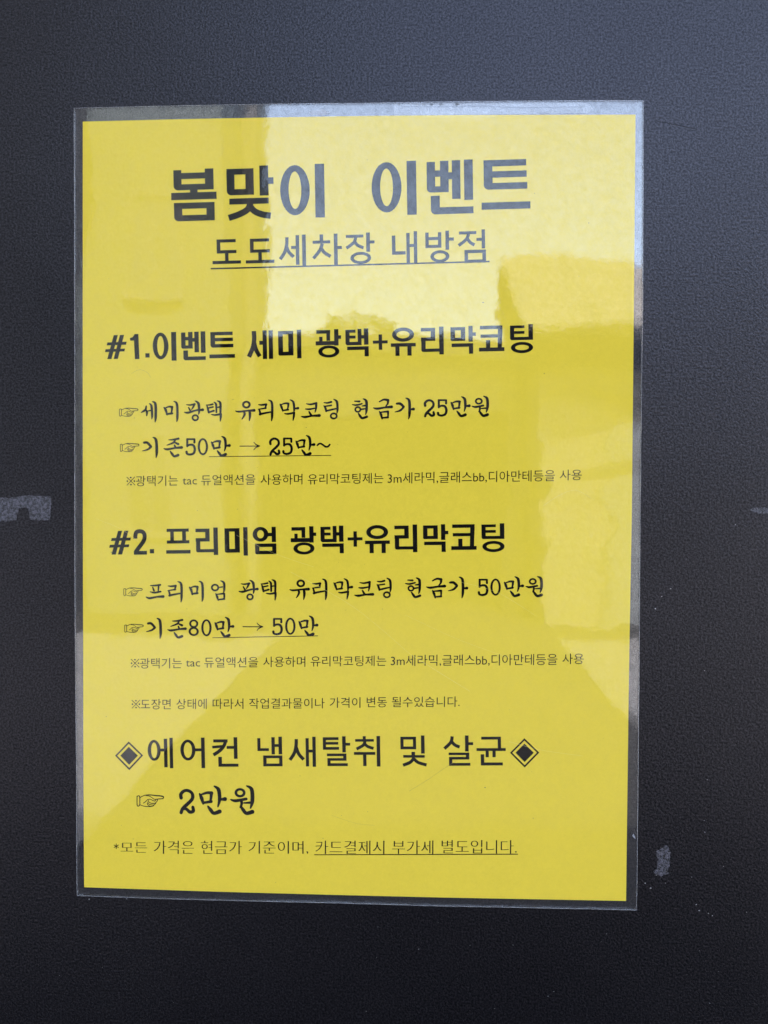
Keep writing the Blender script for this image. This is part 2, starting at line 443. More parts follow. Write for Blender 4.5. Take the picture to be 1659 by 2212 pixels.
def glyph(acc, table, ch, x, z, em, rot):
    """add one character whose ink starts at the left x and the top z (mm on the sheet)"""
    unit, prims = table[ch]
    s = em / unit
    c, sn = math.cos(rot), math.sin(rot)
    parts = []
    for pr in prims:
        if table is BRUSH and pr[0] == 'E':            # rings as heavy as the brush strokes
            pr = ('E', pr[1] - 2, pr[2] - 2, pr[3] + 2, pr[4] + 2, pr[5] * 1.3, pr[6] * 1.3)
        v, f = prim_mesh(pr)
        parts.append(([((px * c + py * sn) * s, (-py * c + px * sn) * s) for px, py in v], f))
    mx = min(p[0] for v, _ in parts for p in v)
    mz = max(p[1] for v, _ in parts for p in v)
    for i, (v, f) in enumerate(parts):
        yy = INK_Y - (i % 7) * 0.000004
        acc.add([((x + px - mx) / 1000, yy, (z + pz - mz) / 1000) for px, pz in v], f)

def font_word(acc, text, x0, x1, z0, z1, rot, weight, height):
    """set a small word in the plain face, fitted between x0..x1 and z0..z1 (mm)"""
    cu = bpy.data.curves.new('word', 'FONT')
    cu.body = text
    cu.size = 1.0
    cu.resolution_u = 3
    cu.offset = weight
    ob = bpy.data.objects.new('word', cu)
    scene.collection.objects.link(ob)
    bpy.context.view_layer.update()
    me = bpy.data.meshes.new_from_object(ob.evaluated_get(bpy.context.evaluated_depsgraph_get()))
    vs = [(v.co.x, v.co.y) for v in me.vertices]
    fs = [tuple(p.vertices) for p in me.polygons]
    bpy.data.objects.remove(ob); bpy.data.curves.remove(cu); bpy.data.meshes.remove(me)
    a0, a1 = min(v[0] for v in vs), max(v[0] for v in vs)
    b0, b1 = min(v[1] for v in vs), max(v[1] for v in vs)
    w = x1 - x0
    slope = math.tan(rot)
    h = height
    zc = (z0 + z1) / 2
    out = []
    for px, pz in vs:
        u = (px - a0) / (a1 - a0)
        out.append(((x0 + u * w) / 1000, INK_Y, (zc + (u - 0.5) * w * slope + ((pz - b0) / (b1 - b0) - 0.5) * h) / 1000))
    acc.add(out, fs)

TABLES = {'H': HEAD, 'G': GOTH, 'B': BRUSH}

# ------------------------------------------------------------------ measured layout, millimetres on the sheet (x right, z up)
LINES = [
    ('title_text', 'H', 20.41, [('봄', -70.62, 130.21), ('맞', -49.31, 131.13), ('이', -28.62, 131.55), ('이', 6.29, 132.31), ('벤', 27.03, 132.58), ('트', 47.89, 132.5)]),
    ('shop_name_text', 'G', 12.66, [('도', -54.57, 103.32), ('도', -41.74, 103.52), ('세', -29.03, 104.84), ('차', -16.29, 105.11), ('장', -3.54, 105.44), ('내', 14.06, 105.81), ('방', 26.73, 105.93), ('점', 39.01, 106.33)]),
    ('first_offer_heading', 'H', 11.06, [('#', -96.43, 66.89), ('1', -86.7, 67.23), ('.', -80.68, 59.86), ('이', -77.77, 67.98), ('벤', -66.79, 68.21), ('트', -55.74, 68.08), ('세', -41.23, 68.56), ('미', -29.27, 68.74), ('광', -14.8, 68.93), ('택', -3.46, 69.18), ('+', 7.05, 66.89), ('유', 13.92, 69.46), ('리', 25.28, 69.81), ('막', 36.5, 70.05), ('코', 47.37, 70.19), ('팅', 58.96, 70.64)]),
    ('second_offer_heading', 'H', 11.14, [('#', -94.84, -8.62), ('2', -85.39, -8.0), ('.', -78.92, -15.65), ('프', -72.51, -7.6), ('리', -61.09, -7.11), ('미', -49.8, -6.88), ('엄', -38.85, -6.65), ('광', -24.08, -6.36), ('택', -12.68, -6.01), ('+', -2.19, -8.18), ('유', 4.49, -5.73), ('리', 15.7, -5.39), ('막', 26.61, -5.21), ('코', 37.45, -5.13), ('팅', 48.82, -4.69)]),
    ('first_price_text', 'B', 8.29, [('☞', -90.91, 38.87), ('세', -82.45, 41.44), ('미', -73.61, 41.55), ('광', -65.62, 41.72), ('택', -57.12, 41.77), ('유', -45.76, 41.65), ('리', -36.94, 42.08), ('막', -28.63, 42.19), ('코', -20.36, 41.19), ('팅', -11.7, 42.41), ('현', -0.81, 42.61), ('금', 7.28, 42.55), ('가', 15.5, 42.91), ('2', 26.57, 42.32), ('5', 31.58, 42.33), ('만', 36.74, 43.46), ('원', 44.76, 43.64)]),
    ('first_former_price_text', 'B', 8.37, [('☞', -90.59, 25.28), ('기', -81.92, 27.67), ('존', -73.58, 27.47), ('5', -65.05, 27.23), ('0', -60.24, 27.25), ('만', -55.12, 28.14), ('→', -44.07, 25.89), ('2', -32.62, 27.59), ('5', -27.53, 27.6), ('만', -22.44, 28.6), ('~', -14.31, 25.66)]),
    ('second_price_text', 'B', 8.30, [('☞', -89.26, -30.64), ('프', -80.56, -29.13), ('리', -71.99, -27.98), ('미', -63.67, -27.77), ('엄', -55.03, -27.52), ('광', -44.26, -27.17), ('택', -35.72, -26.92), ('유', -24.52, -26.89), ('리', -15.86, -26.47), ('막', -7.59, -26.23), ('코', 0.46, -27.15), ('팅', 9.03, -25.86), ('현', 19.9, -25.62), ('금', 27.97, -25.67), ('가', 36.27, -25.17), ('5', 47.61, -25.89), ('0', 52.42, -25.8), ('만', 57.54, -24.84), ('원', 65.74, -24.68)]),
    ('second_former_price_text', 'B', 8.40, [('☞', -88.93, -44.78), ('기', -80.4, -42.32), ('존', -72.05, -42.59), ('8', -63.72, -42.79), ('0', -58.76, -42.66), ('만', -53.62, -41.61), ('→', -42.67, -43.71), ('5', -31.18, -41.81), ('0', -26.15, -41.67), ('만', -21.03, -40.73)]),
    ('air_conditioner_heading', 'G', 12.65, [('◈', -92.61, -90.73), ('에', -79.75, -88.98), ('어', -66.9, -88.68), ('컨', -54.53, -88.31), ('냄', -36.86, -87.79), ('새', -24.64, -87.58), ('탈', -11.42, -87.21), ('취', 0.65, -86.86), ('및', 18.48, -86.34), ('살', 35.0, -86.05), ('균', 47.68, -86.31), ('◈', 60.47, -86.77)]),
    ('air_conditioner_price_text', 'B', 11.97, [('☞', -84.15, -111.34), ('2', -67.43, -108.85), ('만', -59.67, -107.31), ('원', -47.41, -106.96)]),
]
UNDERLINES = [
   (-55.27,92.08,51.07,94.25,0.56),  
   (-55.77,20.13,-8.66,20.80,0.26),  
   (-54.40,-49.81,-13.46,-48.54,0.26),  
   (-14.49,-133.54,63.83,-131.45,0.34),
]
WORDS = [
    ('first_small_note', [
        ('※광택기는', -88.04, -67.89, 8.88, 12.65),
        ('tac', -66.10, -60.56, 9.36, 11.83),
        ('듀얼액션을', -58.88, -37.85, 9.34, 13.19),
        ('사용하며', -35.80, -19.67, 9.54, 13.49),
        ('유리막코팅제는', -17.60, 11.41, 9.87, 14.00),
        ('3m세라믹,글래스bb,디아만테등을', 13.03, 76.39, 10.41, 15.10),
        ('사용', 78.25, 86.49, 11.68, 15.85),
    ]),
    ('second_small_note', [
        ('※광택기는', -86.43, -66.37, -61.94, -58.04),
        ('tac', -64.79, -59.22, -61.13, -58.64),
        ('듀얼액션을', -57.59, -36.60, -61.22, -57.23),
        ('사용하며', -34.60, -18.27, -60.73, -56.75),
        ('유리막코팅제는', -16.19, 12.89, -60.08, -56.12),
        ('3m세라믹,글래스bb,디아만테등을', 14.65, 78.03, -59.50, -54.77),
        ('사용', 79.94, 87.97, -58.18, -53.97),
    ]),
    ('condition_note', [
        ('※도장면', -86.08, -70.68, -77.95, -74.04),
        ('상태에', -68.46, -56.59, -77.64, -73.69),
        ('따라서', -54.28, -42.26, -77.41, -73.31),
        ('작업결과물이나', -40.05, -10.76, -76.94, -72.75),
        ('가격이', -8.77, 3.07, -76.27, -72.10),
        ('변동', 5.49, 13.29, -75.78, -71.81),
        ('될수있습니다.', 15.16, 41.11, -75.47, -71.32),
    ]),
    ('cash_price_note', [
        ('*모든', -93.20, -79.94, -134.67, -130.02),
        ('가격은', -77.33, -61.55, -134.57, -129.23),
        ('현금가', -58.83, -42.72, -134.24, -128.80),
        ('기준이며,', -40.11, -16.84, -133.91, -128.29),
        ('카드결제시', -14.04, 12.64, -133.06, -127.56),
        ('부가세', 15.61, 31.47, -132.49, -126.91),
        ('별도입니다.', 34.62, 63.36, -131.70, -126.23),
    ]),
]
PAPER = [(-104.98, 148.53), (-69.41, 148.97), (-30.28, 149.21), (5.93, 149.34), (39.87, 149.2), (73.52, 148.87), (104.97, 148.51), (105.22, 77.09), (105.39, -0.13), (105.04, -58.57), (104.98, -148.52), (71.62, -148.74), (34.31, -149.0), (-7.34, -149.03), (-47.41, -148.97), (-77.23, -148.75), (-104.97, -148.52), (-105.19, -101.82), (-105.21, -21.48), (-105.17, 58.04)]
FILM = [(-108.16, 153.45), (-69.41, 153.73), (-30.3, 153.95), (5.9, 153.96), (39.83, 153.9), (73.47, 153.7), (107.59, 153.43), (108.23, 77.08), (108.41, -0.11), (108.55, -58.52), (108.86, -151.72), (71.65, -151.92), (34.33, -151.99), (-7.32, -151.97), (-47.41, -152.09), (-77.23, -151.85), (-107.58, -151.66), (-107.89, -101.87), (-108.1, -21.5), (-108.2, 58.05)]
RES_L = [(-140.52, 4.25), (-135.42, 3.78), (-127.78, 4.82), (-123.21, 4.55), (-118.13, 4.38), (-118.25, -0.61), (-118.76, -4.6), (-123.24, -4.84), (-126.49, -4.46), (-127.09, -0.17), (-130.85, 0.01), (-131.78, -2.69), (-131.99, -4.9), (-136.48, -5.33), (-140.56, -5.56)]
RES_R = [(116.26, -129.53), (118.47, -128.5), (120.18, -126.98), (121.06, -127.94), (121.85, -129.4), (121.6, -131.87), (121.55, -135.32), (120.78, -135.83), (121.2, -138.29), (119.08, -138.63), (118.61, -139.34), (116.18, -138.41), (115.4, -137.64), (116.64, -136.43), (117.08, -132.96)]
SCR = [(112.13, 146.58), (118.3, 145.46), (122.85, 144.46), (127.78, 143.26)]
SEAM = [(-143.01, 139.61), (-122.82, 139.49), (-108.75, 139.43)]
SPECKS = [(114.51, -143.78), (112.36, -141.96), (129.88, -139.16), (134.54, -121.83), (132.84, -152.0), (131.75, -149.66), (136.32, -152.99), (137.87, -153.84), (-103.39, -153.64), (-88.41, -153.15), (117.24, -32.09), (120.56, -29.13), (114.91, -36.78)]
TAPE = [(14.65, 154.23), (84.94, 153.59), (87.81, 152.79), (88.97, 151.35), (87.85, 149.65), (14.68, 149.71)]
TLINE = [(17.57, 152.94), (30.18, 152.68), (49.49, 152.62), (55.26, 152.17), (63.91, 151.86), (76.36, 151.89), (85.92, 151.86)]
SPOT = [(-18.02, 151.28), (-14.59, 152.11), (-11.66, 151.97), (-9.7, 150.89), (-12.43, 150.05), (-17.04, 150.3)]


# ------------------------------------------------------------------ wall
wall = bpy.data.objects.new('wall', None)
link(wall)
tag(wall, 'matte black finely textured wall panel behind the yellow notice', 'wall')
GROUND = -1.45
WALL_TOP = 1.35
m = Mesh()
m.box(-3.2, 0, GROUND, 3.2, 0.12, WALL_TOP)
m.build('panel', M_WALL, wall)

def flat_patch(name, outline, y_front, y_back, material, parent, rag=0.0):
    """a thin sheet with a ragged outline and real thickness"""
    pts = []
    n = len(outline)
    for i in range(n):
        a, b = Vector(outline[i]), Vector(outline[(i + 1) % n])
        k = max(1, int((b - a).length / 0.5)) if rag else 1
        for j in range(k):
            p = a.lerp(b, j / k)
            if rag:
                p = p + Vector((random.uniform(-rag, rag), random.uniform(-rag, rag)))
            pts.append(p)
    n = len(pts)
    v = [(p.x / 1000, y_front, p.y / 1000) for p in pts] + [(p.x / 1000, y_back, p.y / 1000) for p in pts]
    f = [tuple(range(n)), tuple(range(n, 2 * n))[::-1]] + [(i, n + i, n + (i + 1) % n, (i + 1) % n) for i in range(n)]
    return mesh_obj(name, v, f, material, parent)

tag(flat_patch('glue_residue', RES_L, -0.00008, 0.0, M_RES, wall, 0.22), 'ragged grey glue mark at the left edge')
tag(flat_patch('glue_residue', RES_R, -0.00008, 0.0, M_RES, wall, 0.22), 'small slanting grey glue mark at lower right')
tag(flat_patch('glue_residue', [(149.5, 1.2), (153, 1.9), (158, 1.6), (158, -0.2), (153, -0.4), (150.5, 0.3)], -0.00008, 0.0, M_RES, wall, 0.22),
    'sliver of grey glue at the right edge')
m = Mesh()
for x, z in SPECKS + [(random.uniform(-137, 155), random.uniform(-195, -155)) for _ in range(16)] + \
        [(random.uniform(114, 155), random.uniform(-190, 0)) for _ in range(14)]:
    r = random.uniform(0.09, 0.2) if (x, z) not in SPECKS else random.uniform(0.18, 0.33)
    n = 7
    ang = random.uniform(0, 3)
    ring = [(x + math.cos(ang + 2 * math.pi * i / n) * r * random.uniform(0.7, 1.2), z + math.sin(ang + 2 * math.pi * i / n) * r * random.uniform(0.6, 1.0)) for i in range(n)]
    m.add([(px / 1000, 0.0, pz / 1000) for px, pz in ring] + [(x / 1000, -0.00012, z / 1000)], [(i, (i + 1) % n, n) for i in range(n)])
tag(m.build('paint_speck', plain('pale_dust', (0.3, 0.3, 0.31), 0.6, 900), wall), 'tiny pale specks', kind='stuff')

def groove(name, pts, w, material, y0=-0.00003):
    v, f = ribbon([(Vector(p), w * (0.4 + 0.6 * math.sin(math.pi * (i + 0.5) / len(pts)))) for i, p in enumerate(pts)], False)
    return mesh_obj(name, [(a / 1000, y0, b / 1000) for a, b in v], f, material, wall)
M_DARK = plain('scratched_paint', (0.006, 0.006, 0.008), 0.5, 900)
groove('scratch', SCR, 0.18, M_DARK)
groove('scratch', [(118, 145.0), (122.9, 144.0), (128.5, 142.7)], 0.14, plain('pale_scratch', (0.12, 0.12, 0.14), 0.5, 900), -0.00005)

# ------------------------------------------------------------------ laminated notice
notice = bpy.data.objects.new('laminated_notice', None)
link(notice)
tag(notice, 'yellow laminated paper notice with black Korean text taped to the black wall', 'notice')

def resample(outline, n_side):
    """four sides of the closed outline (corners at 0, 6, 10, 16), each resampled evenly"""
    c = (0, 6, 10, 16, 20)
    sides = []
    for k in range(4):
        seg = [Vector(outline[i % 20]) for i in range(c[k], c[k + 1] + 1)]
        L = [0.0]
        for a, b in zip(seg, seg[1:]):
            L.append(L[-1] + (b - a).length)
        n = n_side[k % 2]
        out = []
        for i in range(n + 1):
            t = L[-1] * i / n
            j = min(max(q for q in range(len(L)) if L[q] <= t + 1e-9), len(seg) - 2)
            out.append(seg[j].lerp(seg[j + 1], (t - L[j]) / (L[j + 1] - L[j])))
        sides.append(out)
    return sides

def coons(outline, nx, nz):
    top, right, bottom, left = resample(outline, (nx, nz))
    bottom = bottom[::-1]; left = left[::-1]
    g = []
    for j in range(nz + 1):
        v = j / nz
        row = []
        for i in range(nx + 1):
            u = i / nx
            p = (top[i] * (1 - v) + bottom[i] * v + left[j] * (1 - u) + right[j] * u
                 - (top[0] * (1 - u) * (1 - v) + top[nx] * u * (1 - v) + bottom[0] * (1 - u) * v + bottom[nx] * u * v))
            row.append(p)
        g.append(row)
    return g

def sheet_slab(name, outline, nx, nz, front, back, material, parent, smooth=True):
    g = coons(outline, nx, nz)
    v, f = [], []
    W_ = nx + 1
    for fn in (front, back):
        for row in g:
            v += [(p.x / 1000, fn(p.x, p.y), p.y / 1000) for p in row]
    N = W_ * (nz + 1)
    for j in range(nz):
        for i in range(nx):
            a = j * W_ + i
            f.append((a, a + W_, a + W_ + 1, a + 1))
            f.append((N + a, N + a + 1, N + a + W_ + 1, N + a + W_))
    rim = [i for i in range(W_)] + [j * W_ + nx for j in range(1, nz + 1)] + [nz * W_ + i for i in range(nx - 1, -1, -1)] + [j * W_ for j in range(nz - 1, 0, -1)]
    base = len(v)                      # the rim has corners of its own, so the faces shade flat up to the edge
    v += [v[a] for a in rim] + [v[N + a] for a in rim]
    R_ = len(rim)
    for i in range(R_):
        j = (i + 1) % R_
        f.append((base + i, base + j, base + R_ + j, base + R_ + i))
    return mesh_obj(name, v, f, material, parent, smooth), g

RIPPLES = ((50, 2, 108, 13, 4.5, 0.00030), (66, -16, 108, -8, 4.0, 0.00018), (60, 44, 108, 36, 5.0, 0.00010), (74, 24, 108, 34, 4.0, 0.00012))
def wave(x, z):
    """how far the film stands off the wall (m, negative = towards the viewer)"""
    a = noise.noise(Vector((x * 0.016, z * 0.013, 3.1))) * 0.00022
    b = noise.noise(Vector((x * 0.045, z * 0.030, 8.7))) * 0.00005
    h = -0.00135 + max(-0.0004, min(0.00028, a + b))
    for x0, z0, x1, z1, sg, up in RIPPLES:
        t = (x - x0) / (x1 - x0)
        if t > -0.3:
            fade = max(0.0, min(1.0, t + 0.3)) ** 2
            h -= up * fade * math.exp(-((z - (z0 + (z1 - z0) * t)) / sg) ** 2)
    h -= 0.00045 * math.exp(-((x - 38) / 17) ** 2) * math.exp(-((z - 151.4) / 2.2) ** 2)      # over the tape
    return h

paper, _ = sheet_slab('paper_sheet', PAPER, 20, 28, lambda x, z: -0.0009, lambda x, z: -0.00075, M_PAPER, notice, False)
# the cut edge wanders a little
FILM = [(x + (0.12 if i % 2 else -0.12), z + (0.1 if i % 3 else -0.12)) if i not in (0, 6, 10, 16) else (x, z) for i, (x, z) in enumerate(FILM)]
film, grid = sheet_slab('laminate_film', FILM, 90, 130, wave, lambda x, z: -0.0005, M_FILM, notice)
film.data.materials.append(M_BACK)
for p in film.data.polygons:
    if p.normal.y > 0.5:
        p.material_index = 1

# cut edge of the pouch: a narrow bevel round the film, its glint put in as whitish haze
nx, nz = 90, 130
rim = [grid[0][i] for i in range(nx)] + [grid[j][nx] for j in range(nz)] + [grid[nz][i] for i in range(nx, 0, -1)] + [grid[j][0] for j in range(nz, 0, -1)]
v, f = [], []
n = len(rim)
for i, p in enumerate(rim):
    a, b = rim[i - 1], rim[(i + 1) % n]
    t = (b - a).normalized()
    out = Vector((-t.y, t.x))
    w = 0.13 + 0.06 * noise.noise(Vector((p.x * 0.05, p.y * 0.05, 0)))
    inner = p - out * 0.08
    outer = p + out * w
    v += [(inner.x / 1000, wave(p.x, p.y) - 0.00004, inner.y / 1000), (outer.x / 1000, wave(p.x, p.y) - 0.00002, outer.y / 1000),
          (outer.x / 1000, -0.00045, outer.y / 1000)]
for i in range(n):
    j = (i + 1) % n
    f += [(3 * i, 3 * j, 3 * j + 1, 3 * i + 1), (3 * i + 1, 3 * j + 1, 3 * j + 2, 3 * i + 2)]
mesh_obj('film_edge', v, f, M_EDGE, notice)

# tape under the upper right margin, a dark line in it, and a rusty spot
flat_patch('tape_strip', TAPE, -0.00045, -0.0002, M_TAPE, notice, 0.12)
def under_film(name, pts, w, material, y0=-0.00049):
    v, f = ribbon(catmull(pts, [w * q for q in ([0.3] + [1] * (len(pts) - 2) + [0.3])]), False)
    return mesh_obj(name, [(a / 1000, y0, b / 1000) for a, b in v], f, material, notice)
tag(under_film('tape_line', TLINE, 0.55, plain('tape_dark_line', (0.03, 0.035, 0.055), 0.5, 900)), 'dark line along the tape')
tag(flat_patch('rust_spot', SPOT, -0.00049, -0.0003, plain('rusty_brown', (0.10, 0.065, 0.06), 0.7, 600, 0.4), notice, 0.15), 'brown spot under the top margin')

M_GLINT = plain('bubble_glint_pale', (0.30, 0.31, 0.34), 0.3, 500)  # bright glints along the tape's top, put in as pale colour
for x, r in ((16.6, .55), (23.2, .45), (25.8, .6), (28.7, .65), (32.3, .7), (38.4, .9)):
    tag(flat_patch('bubble_glint', [(x + math.cos(a) * r, 153.5 + math.sin(a) * r * 0.6) for a in [i * math.pi / 5 for i in range(10)]], -0.0005, -0.00045, M_GLINT, notice), 'small bubble glint painted pale at the top of the tape')
M_CHIP = plain('white_chip', (0.34, 0.35, 0.4), 0.4, 900)
flat_patch('chip', [(106.9, -123.2), (107.3, -122.3), (107.6, -123.0), (108.1, -124.2), (107.5, -123.9)], -0.0016, -0.0014, M_CHIP, notice)

# specks and hairs caught in the film
m = Mesh()
for k in range(60):
    x, z = random.uniform(-100, 102), random.uniform(-145, 145)
    r = random.choice((0.1, 0.12, 0.16, 0.2))
    nn = 6
    ang = random.uniform(0, 3)
    m.add([((x + math.cos(ang + i * math.pi / 3) * r * random.uniform(0.6, 1.3)) / 1000, -0.00097, (z + math.sin(ang + i * math.pi / 3) * r * random.uniform(0.5, 1)) / 1000) for i in range(nn)], [tuple(range(nn))])
for (x, z, dx, dz) in ((48.7, 69.8 + 9, 0.5, -0.3), (-94, -17, .2, .1), (51, -106, 0.02, 0.1)):
    m.box((x - 0.2) / 1000, -0.00102, (z - 0.15) / 1000, (x + 0.3) / 1000, -0.00096, (z + 0.15) / 1000)
tag(m.build('trapped_speck', plain('brown_dust', (0.2, 0.15, 0.05), 0.8, 900), paper), 'tiny brown specks', kind='stuff')
for pts, w in ([[(22, -108), (29, -103.5), (36, -98.5), (40, -96)], 0.07], [[(-86, 52), (-83, 53.5), (-80, 52.5), (-78.5, 50.5)], 0.08],
               [[(-8, -118), (2, -121), (9, -121.5)], 0.05]):
    vv, ff = ribbon(catmull(pts, [w] * len(pts)), False)
    mesh_obj('trapped_hair', [(a / 1000, -0.00098, b / 1000) for a, b in vv], ff, plain('hair_brown', (0.33, 0.26, 0.07), 0.8, 900), paper)
M_PALE = plain('scuffed_film', (0.8, 0.7, 0.25), 0.5, 900)
for pts, w in ([[(-24, -24), (0, -37), (22, -55)], 0.06], [[(22, -55), (35, -63), (45, -69)], 0.08], [[(-45, -10), (-30, -17), (-15, -22)], 0.05],
               [[(20, -40), (40, -49), (60, -56)], 0.05], [[(40, -27), (55, -31), (70, -40)], 0.05], [[(-100, -4), (-90, -8), (-83, -13)], 0.05],
               [[(72, 2), (78, 6), (84, 8), (90, 5)], 0.07], [[(60, -88), (72, -91), (88, -93)], 0.06]):
    vv, ff = ribbon(catmull(pts, [w] * len(pts)), False)
    mesh_obj('film_scratch', [(a / 1000, wave(a, b) - 0.00003, b / 1000) for a, b in vv], ff, M_PALE, film)

ROT = math.radians(1.2)
LOOKS = {
    'title_text': ('title_text', 'large bold title at the top'),
    'shop_name_text': ('subtitle_text', 'underlined line of thin bold letters below the title'),
    'first_offer_heading': ('heading_text', 'bold heading starting with #1'),
    'second_offer_heading': ('heading_text', 'bold heading starting with #2'),
    'first_price_text': ('price_text', 'brush lettered line ending in 25'),
    'first_former_price_text': ('price_text', 'brush lettered line with arrow from 50 to 25'),
    'second_price_text': ('price_text', 'brush lettered line ending in 50'),
    'second_former_price_text': ('price_text', 'brush lettered line with arrow from 80 to 50'),
    'air_conditioner_heading': ('heading_text', 'wide heading between two black diamonds'),
    'air_conditioner_price_text': ('price_text', 'large brush lettered price starting with 2'),
    'first_small_note': ('note_text', 'small note under the first offer'),
    'second_small_note': ('note_text', 'small note under the second offer'),
    'condition_note': ('note_text', 'short small note above the diamond heading'),
    'cash_price_note': ('note_text', 'last line of small serif print'),
}
for key, style, em, glyphs in LINES:
    acc = Mesh()
    rot = ROT if style != 'B' else math.radians(0.3)
    for ch, x, z in glyphs:
        glyph(acc, TABLES[style], ch, x, z, em, rot)
    nm, lb = LOOKS[key]
    tag(acc.build(nm, M_INK, paper), lb)
for key, words in WORDS:
    acc = Mesh()
    serif = key == 'cash_price_note'
    for t, x0, x1, z0, z1 in words:
        if t[0] == '※':
            glyph(acc, BRUSH, '※', x0, z1 - 0.35, 3.3, ROT)
            t, x0 = t[1:], x0 + 3.62
        if t[0] == '*':
            glyph(acc, BRUSH, '*', x0, z1 - 0.9, 2.0, ROT)
            t, x0 = t[1:], x0 + 2.75
        if serif:
            font_word(acc, t, x0 + 0.16, x1, z0, z1, ROT, -0.016, 4.0 if t == '모든' else 5.2)
            font_word(acc, t, x0, x1 - 0.16, z0, z1, ROT, -0.016, 4.0 if t == '모든' else 5.2)
            continue
        font_word(acc, t, x0, x1, z0, z1, ROT, -0.001, 2.45 if t == 'tac' else 4.45 if ',' in t else 4.05)
    nm, lb = LOOKS[key]
    tag(acc.build(nm, M_INK, paper), lb)
for x0, z0, x1, z1, w in UNDERLINES:
    vv, ff = ribbon([(Vector((x0, z0)), w), (Vector((x1, z1)), w)], False)
    mesh_obj('underline', [(a / 1000, INK_Y - 0.00002, b / 1000) for a, b in vv], ff, M_INK, paper)

# ------------------------------------------------------------------ the yard behind the camera, seen in the film's gloss
def tile(name, x0, y0, x1, y1, z, material, kind='structure'):
    return tag(mesh_obj(name, [(x0, y0, z), (x1, y0, z), (x1, y1, z), (x0, y1, z)], [(0, 1, 2, 3)], material), kind=kind)
tile('ground', -200, -200, 200, 200, GROUND, plain('asphalt', (0.02, 0.02, 0.021), 0.85, 3.0, 0.25))
M_CONC = plain('pale_concrete', (0.12, 0.12, 0.125), 0.85, 2.0, 0.15)
tile('pavement', -9, -7.6, -1.35, -2.4, GROUND + 0.02, M_CONC)
tile('pavement', 1.5, -7.6, 9, -2.6, GROUND + 0.02, M_CONC)

def building(name, label, x0, x1, y0, y1, h, wallm, cols, rows, wz, ww, wh, first=1.0):
    b = link(bpy.data.objects.new(name, None)); tag(b, label, 'building')
    b.location = ((x0 + x1) / 2, y1, GROUND)
    L = lambda x: x - b.location.x
    m = Mesh(); m.box(L(x0), y0 - y1, 0, L(x1), 0, h); m.build('wall', wallm, b)
    m = Mesh(); m.box(L(x0) - 0.12, y0 - y1 - 0.12, h, L(x1) + 0.12, 0.14, h + 0.25); m.build('parapet', M_CONC, b)
    gm = plain('window_glass', (0.04, 0.05, 0.06), 0.08, 5, 0.1, 0.8)
    fm = plain('window_frame_paint', (0.12, 0.12, 0.125), 0.5, 20, 0.05)
    for r in range(rows):
        for c in range(cols):
            cx = x0 + (x1 - x0) * (c + 0.5) / cols
            zz = first + r * wz
            m = Mesh(); X = L(cx)
            m.box(X - ww / 2 - .06, 0, zz - .06, X - ww / 2, .07, zz + wh + .06); m.box(X + ww / 2, 0, zz - .06, X + ww / 2 + .06, .07, zz + wh + .06)
            m.box(X - ww / 2, 0, zz - .06, X + ww / 2, .07, zz); m.box(X - ww / 2, 0, zz + wh, X + ww / 2, .07, zz + wh + .06)
            m.box(X - .02, 0.01, zz, X + .02, .06, zz + wh)
            w = m.build('window', fm, b)
            m = Mesh(); m.box(X - ww / 2, 0.003, zz, X + ww / 2, .02, zz + wh); m.build('pane', gm, w)
    return b

building('apartment_building', 'pale rendered apartment building mirrored faintly at the upper left of the notice', -4.1, -2.35, -12, -9.2, 11, plain('pale_render', (0.075, 0.09, 0.095), 0.8, 1.5), 1, 2, 2.9, 0.5, 1.2)
building('office_building', 'dark grey building mirrored at the far left of the notice', -14, -4.2, -15, -7.8, 10, plain('dark_render', (0.055, 0.058, 0.066), 0.85, 6, 0.3), 2, 3, 2.9, 1.0, 1.3)

# tiled shop on the right
shop = link(bpy.data.objects.new('tiled_shop', None)); tag(shop, 'low shop with rows of roof tiles mirrored at the upper right of the notice', 'building')
shop.location = (1.25, -8.6, GROUND)
m = Mesh(); m.box(0.25, -5, 0, 9, 0, 3.1); m.build('wall', plain('cream_render', (0.15, 0.14, 0.125), 0.8, 2), shop)
tm = plain('clay_roof_tile', (0.17, 0.16, 0.15), 0.6, 4, 0.3)
m = Mesh()
m.add([(0.02, 0.7, 3.2), (9.2, 0.9, 2.75), (9.2, -1.85, 4.15), (0.02, -2.1, 4.75), (0.02, -2.1, 3.0), (9.2, -1.85, 3.0), (9.2, 0.3, 2.7), (0.02, 0.3, 3.0)],
      [(0, 1, 2, 3), (4, 5, 6, 7), (0, 3, 4, 7), (1, 6, 5, 2), (2, 5, 4, 3), (0, 7, 6, 1)])
m.build('roof_underlay', plain('tile_gap_shade', (0.02, 0.02, 0.022), 0.9, 4), shop)  # dark colour stands in for the shadow lines between tile rows
for r in range(9):
    y = 0.68 - r * 0.305
    z = 3.29 + r * 0.17
    m = Mesh()
    for k in range(12):
        x0, x1 = k * 0.76, (k + 1) * 0.76 - 0.02
        s0, s1 = -0.05 * x0, -0.05 * x1
        m.add([(x0, y, z + s0), (x1, y, z + s1), (x1, y - .17, z + .095 + s1), (x0, y - .17, z + .095 + s0), (x0, y, z + .05 + s0), (x1, y, z + .05 + s1), (x1, y - .17, z + .145 + s1), (x0, y - .17, z + .145 + s0)],
              [(0, 1, 5, 4), (4, 5, 6, 7), (3, 2, 1, 0), (0, 4, 7, 3), (1, 2, 6, 5), (2, 3, 7, 6)])
    m.build('roof_tile_row', tm, shop)
m = Mesh(); m.box(1.0, 0.0, 0, 4.5, 0.05, 2.3); m.build('shutter', plain('grey_shutter', (0.12, 0.13, 0.14), 0.5, 3), shop)

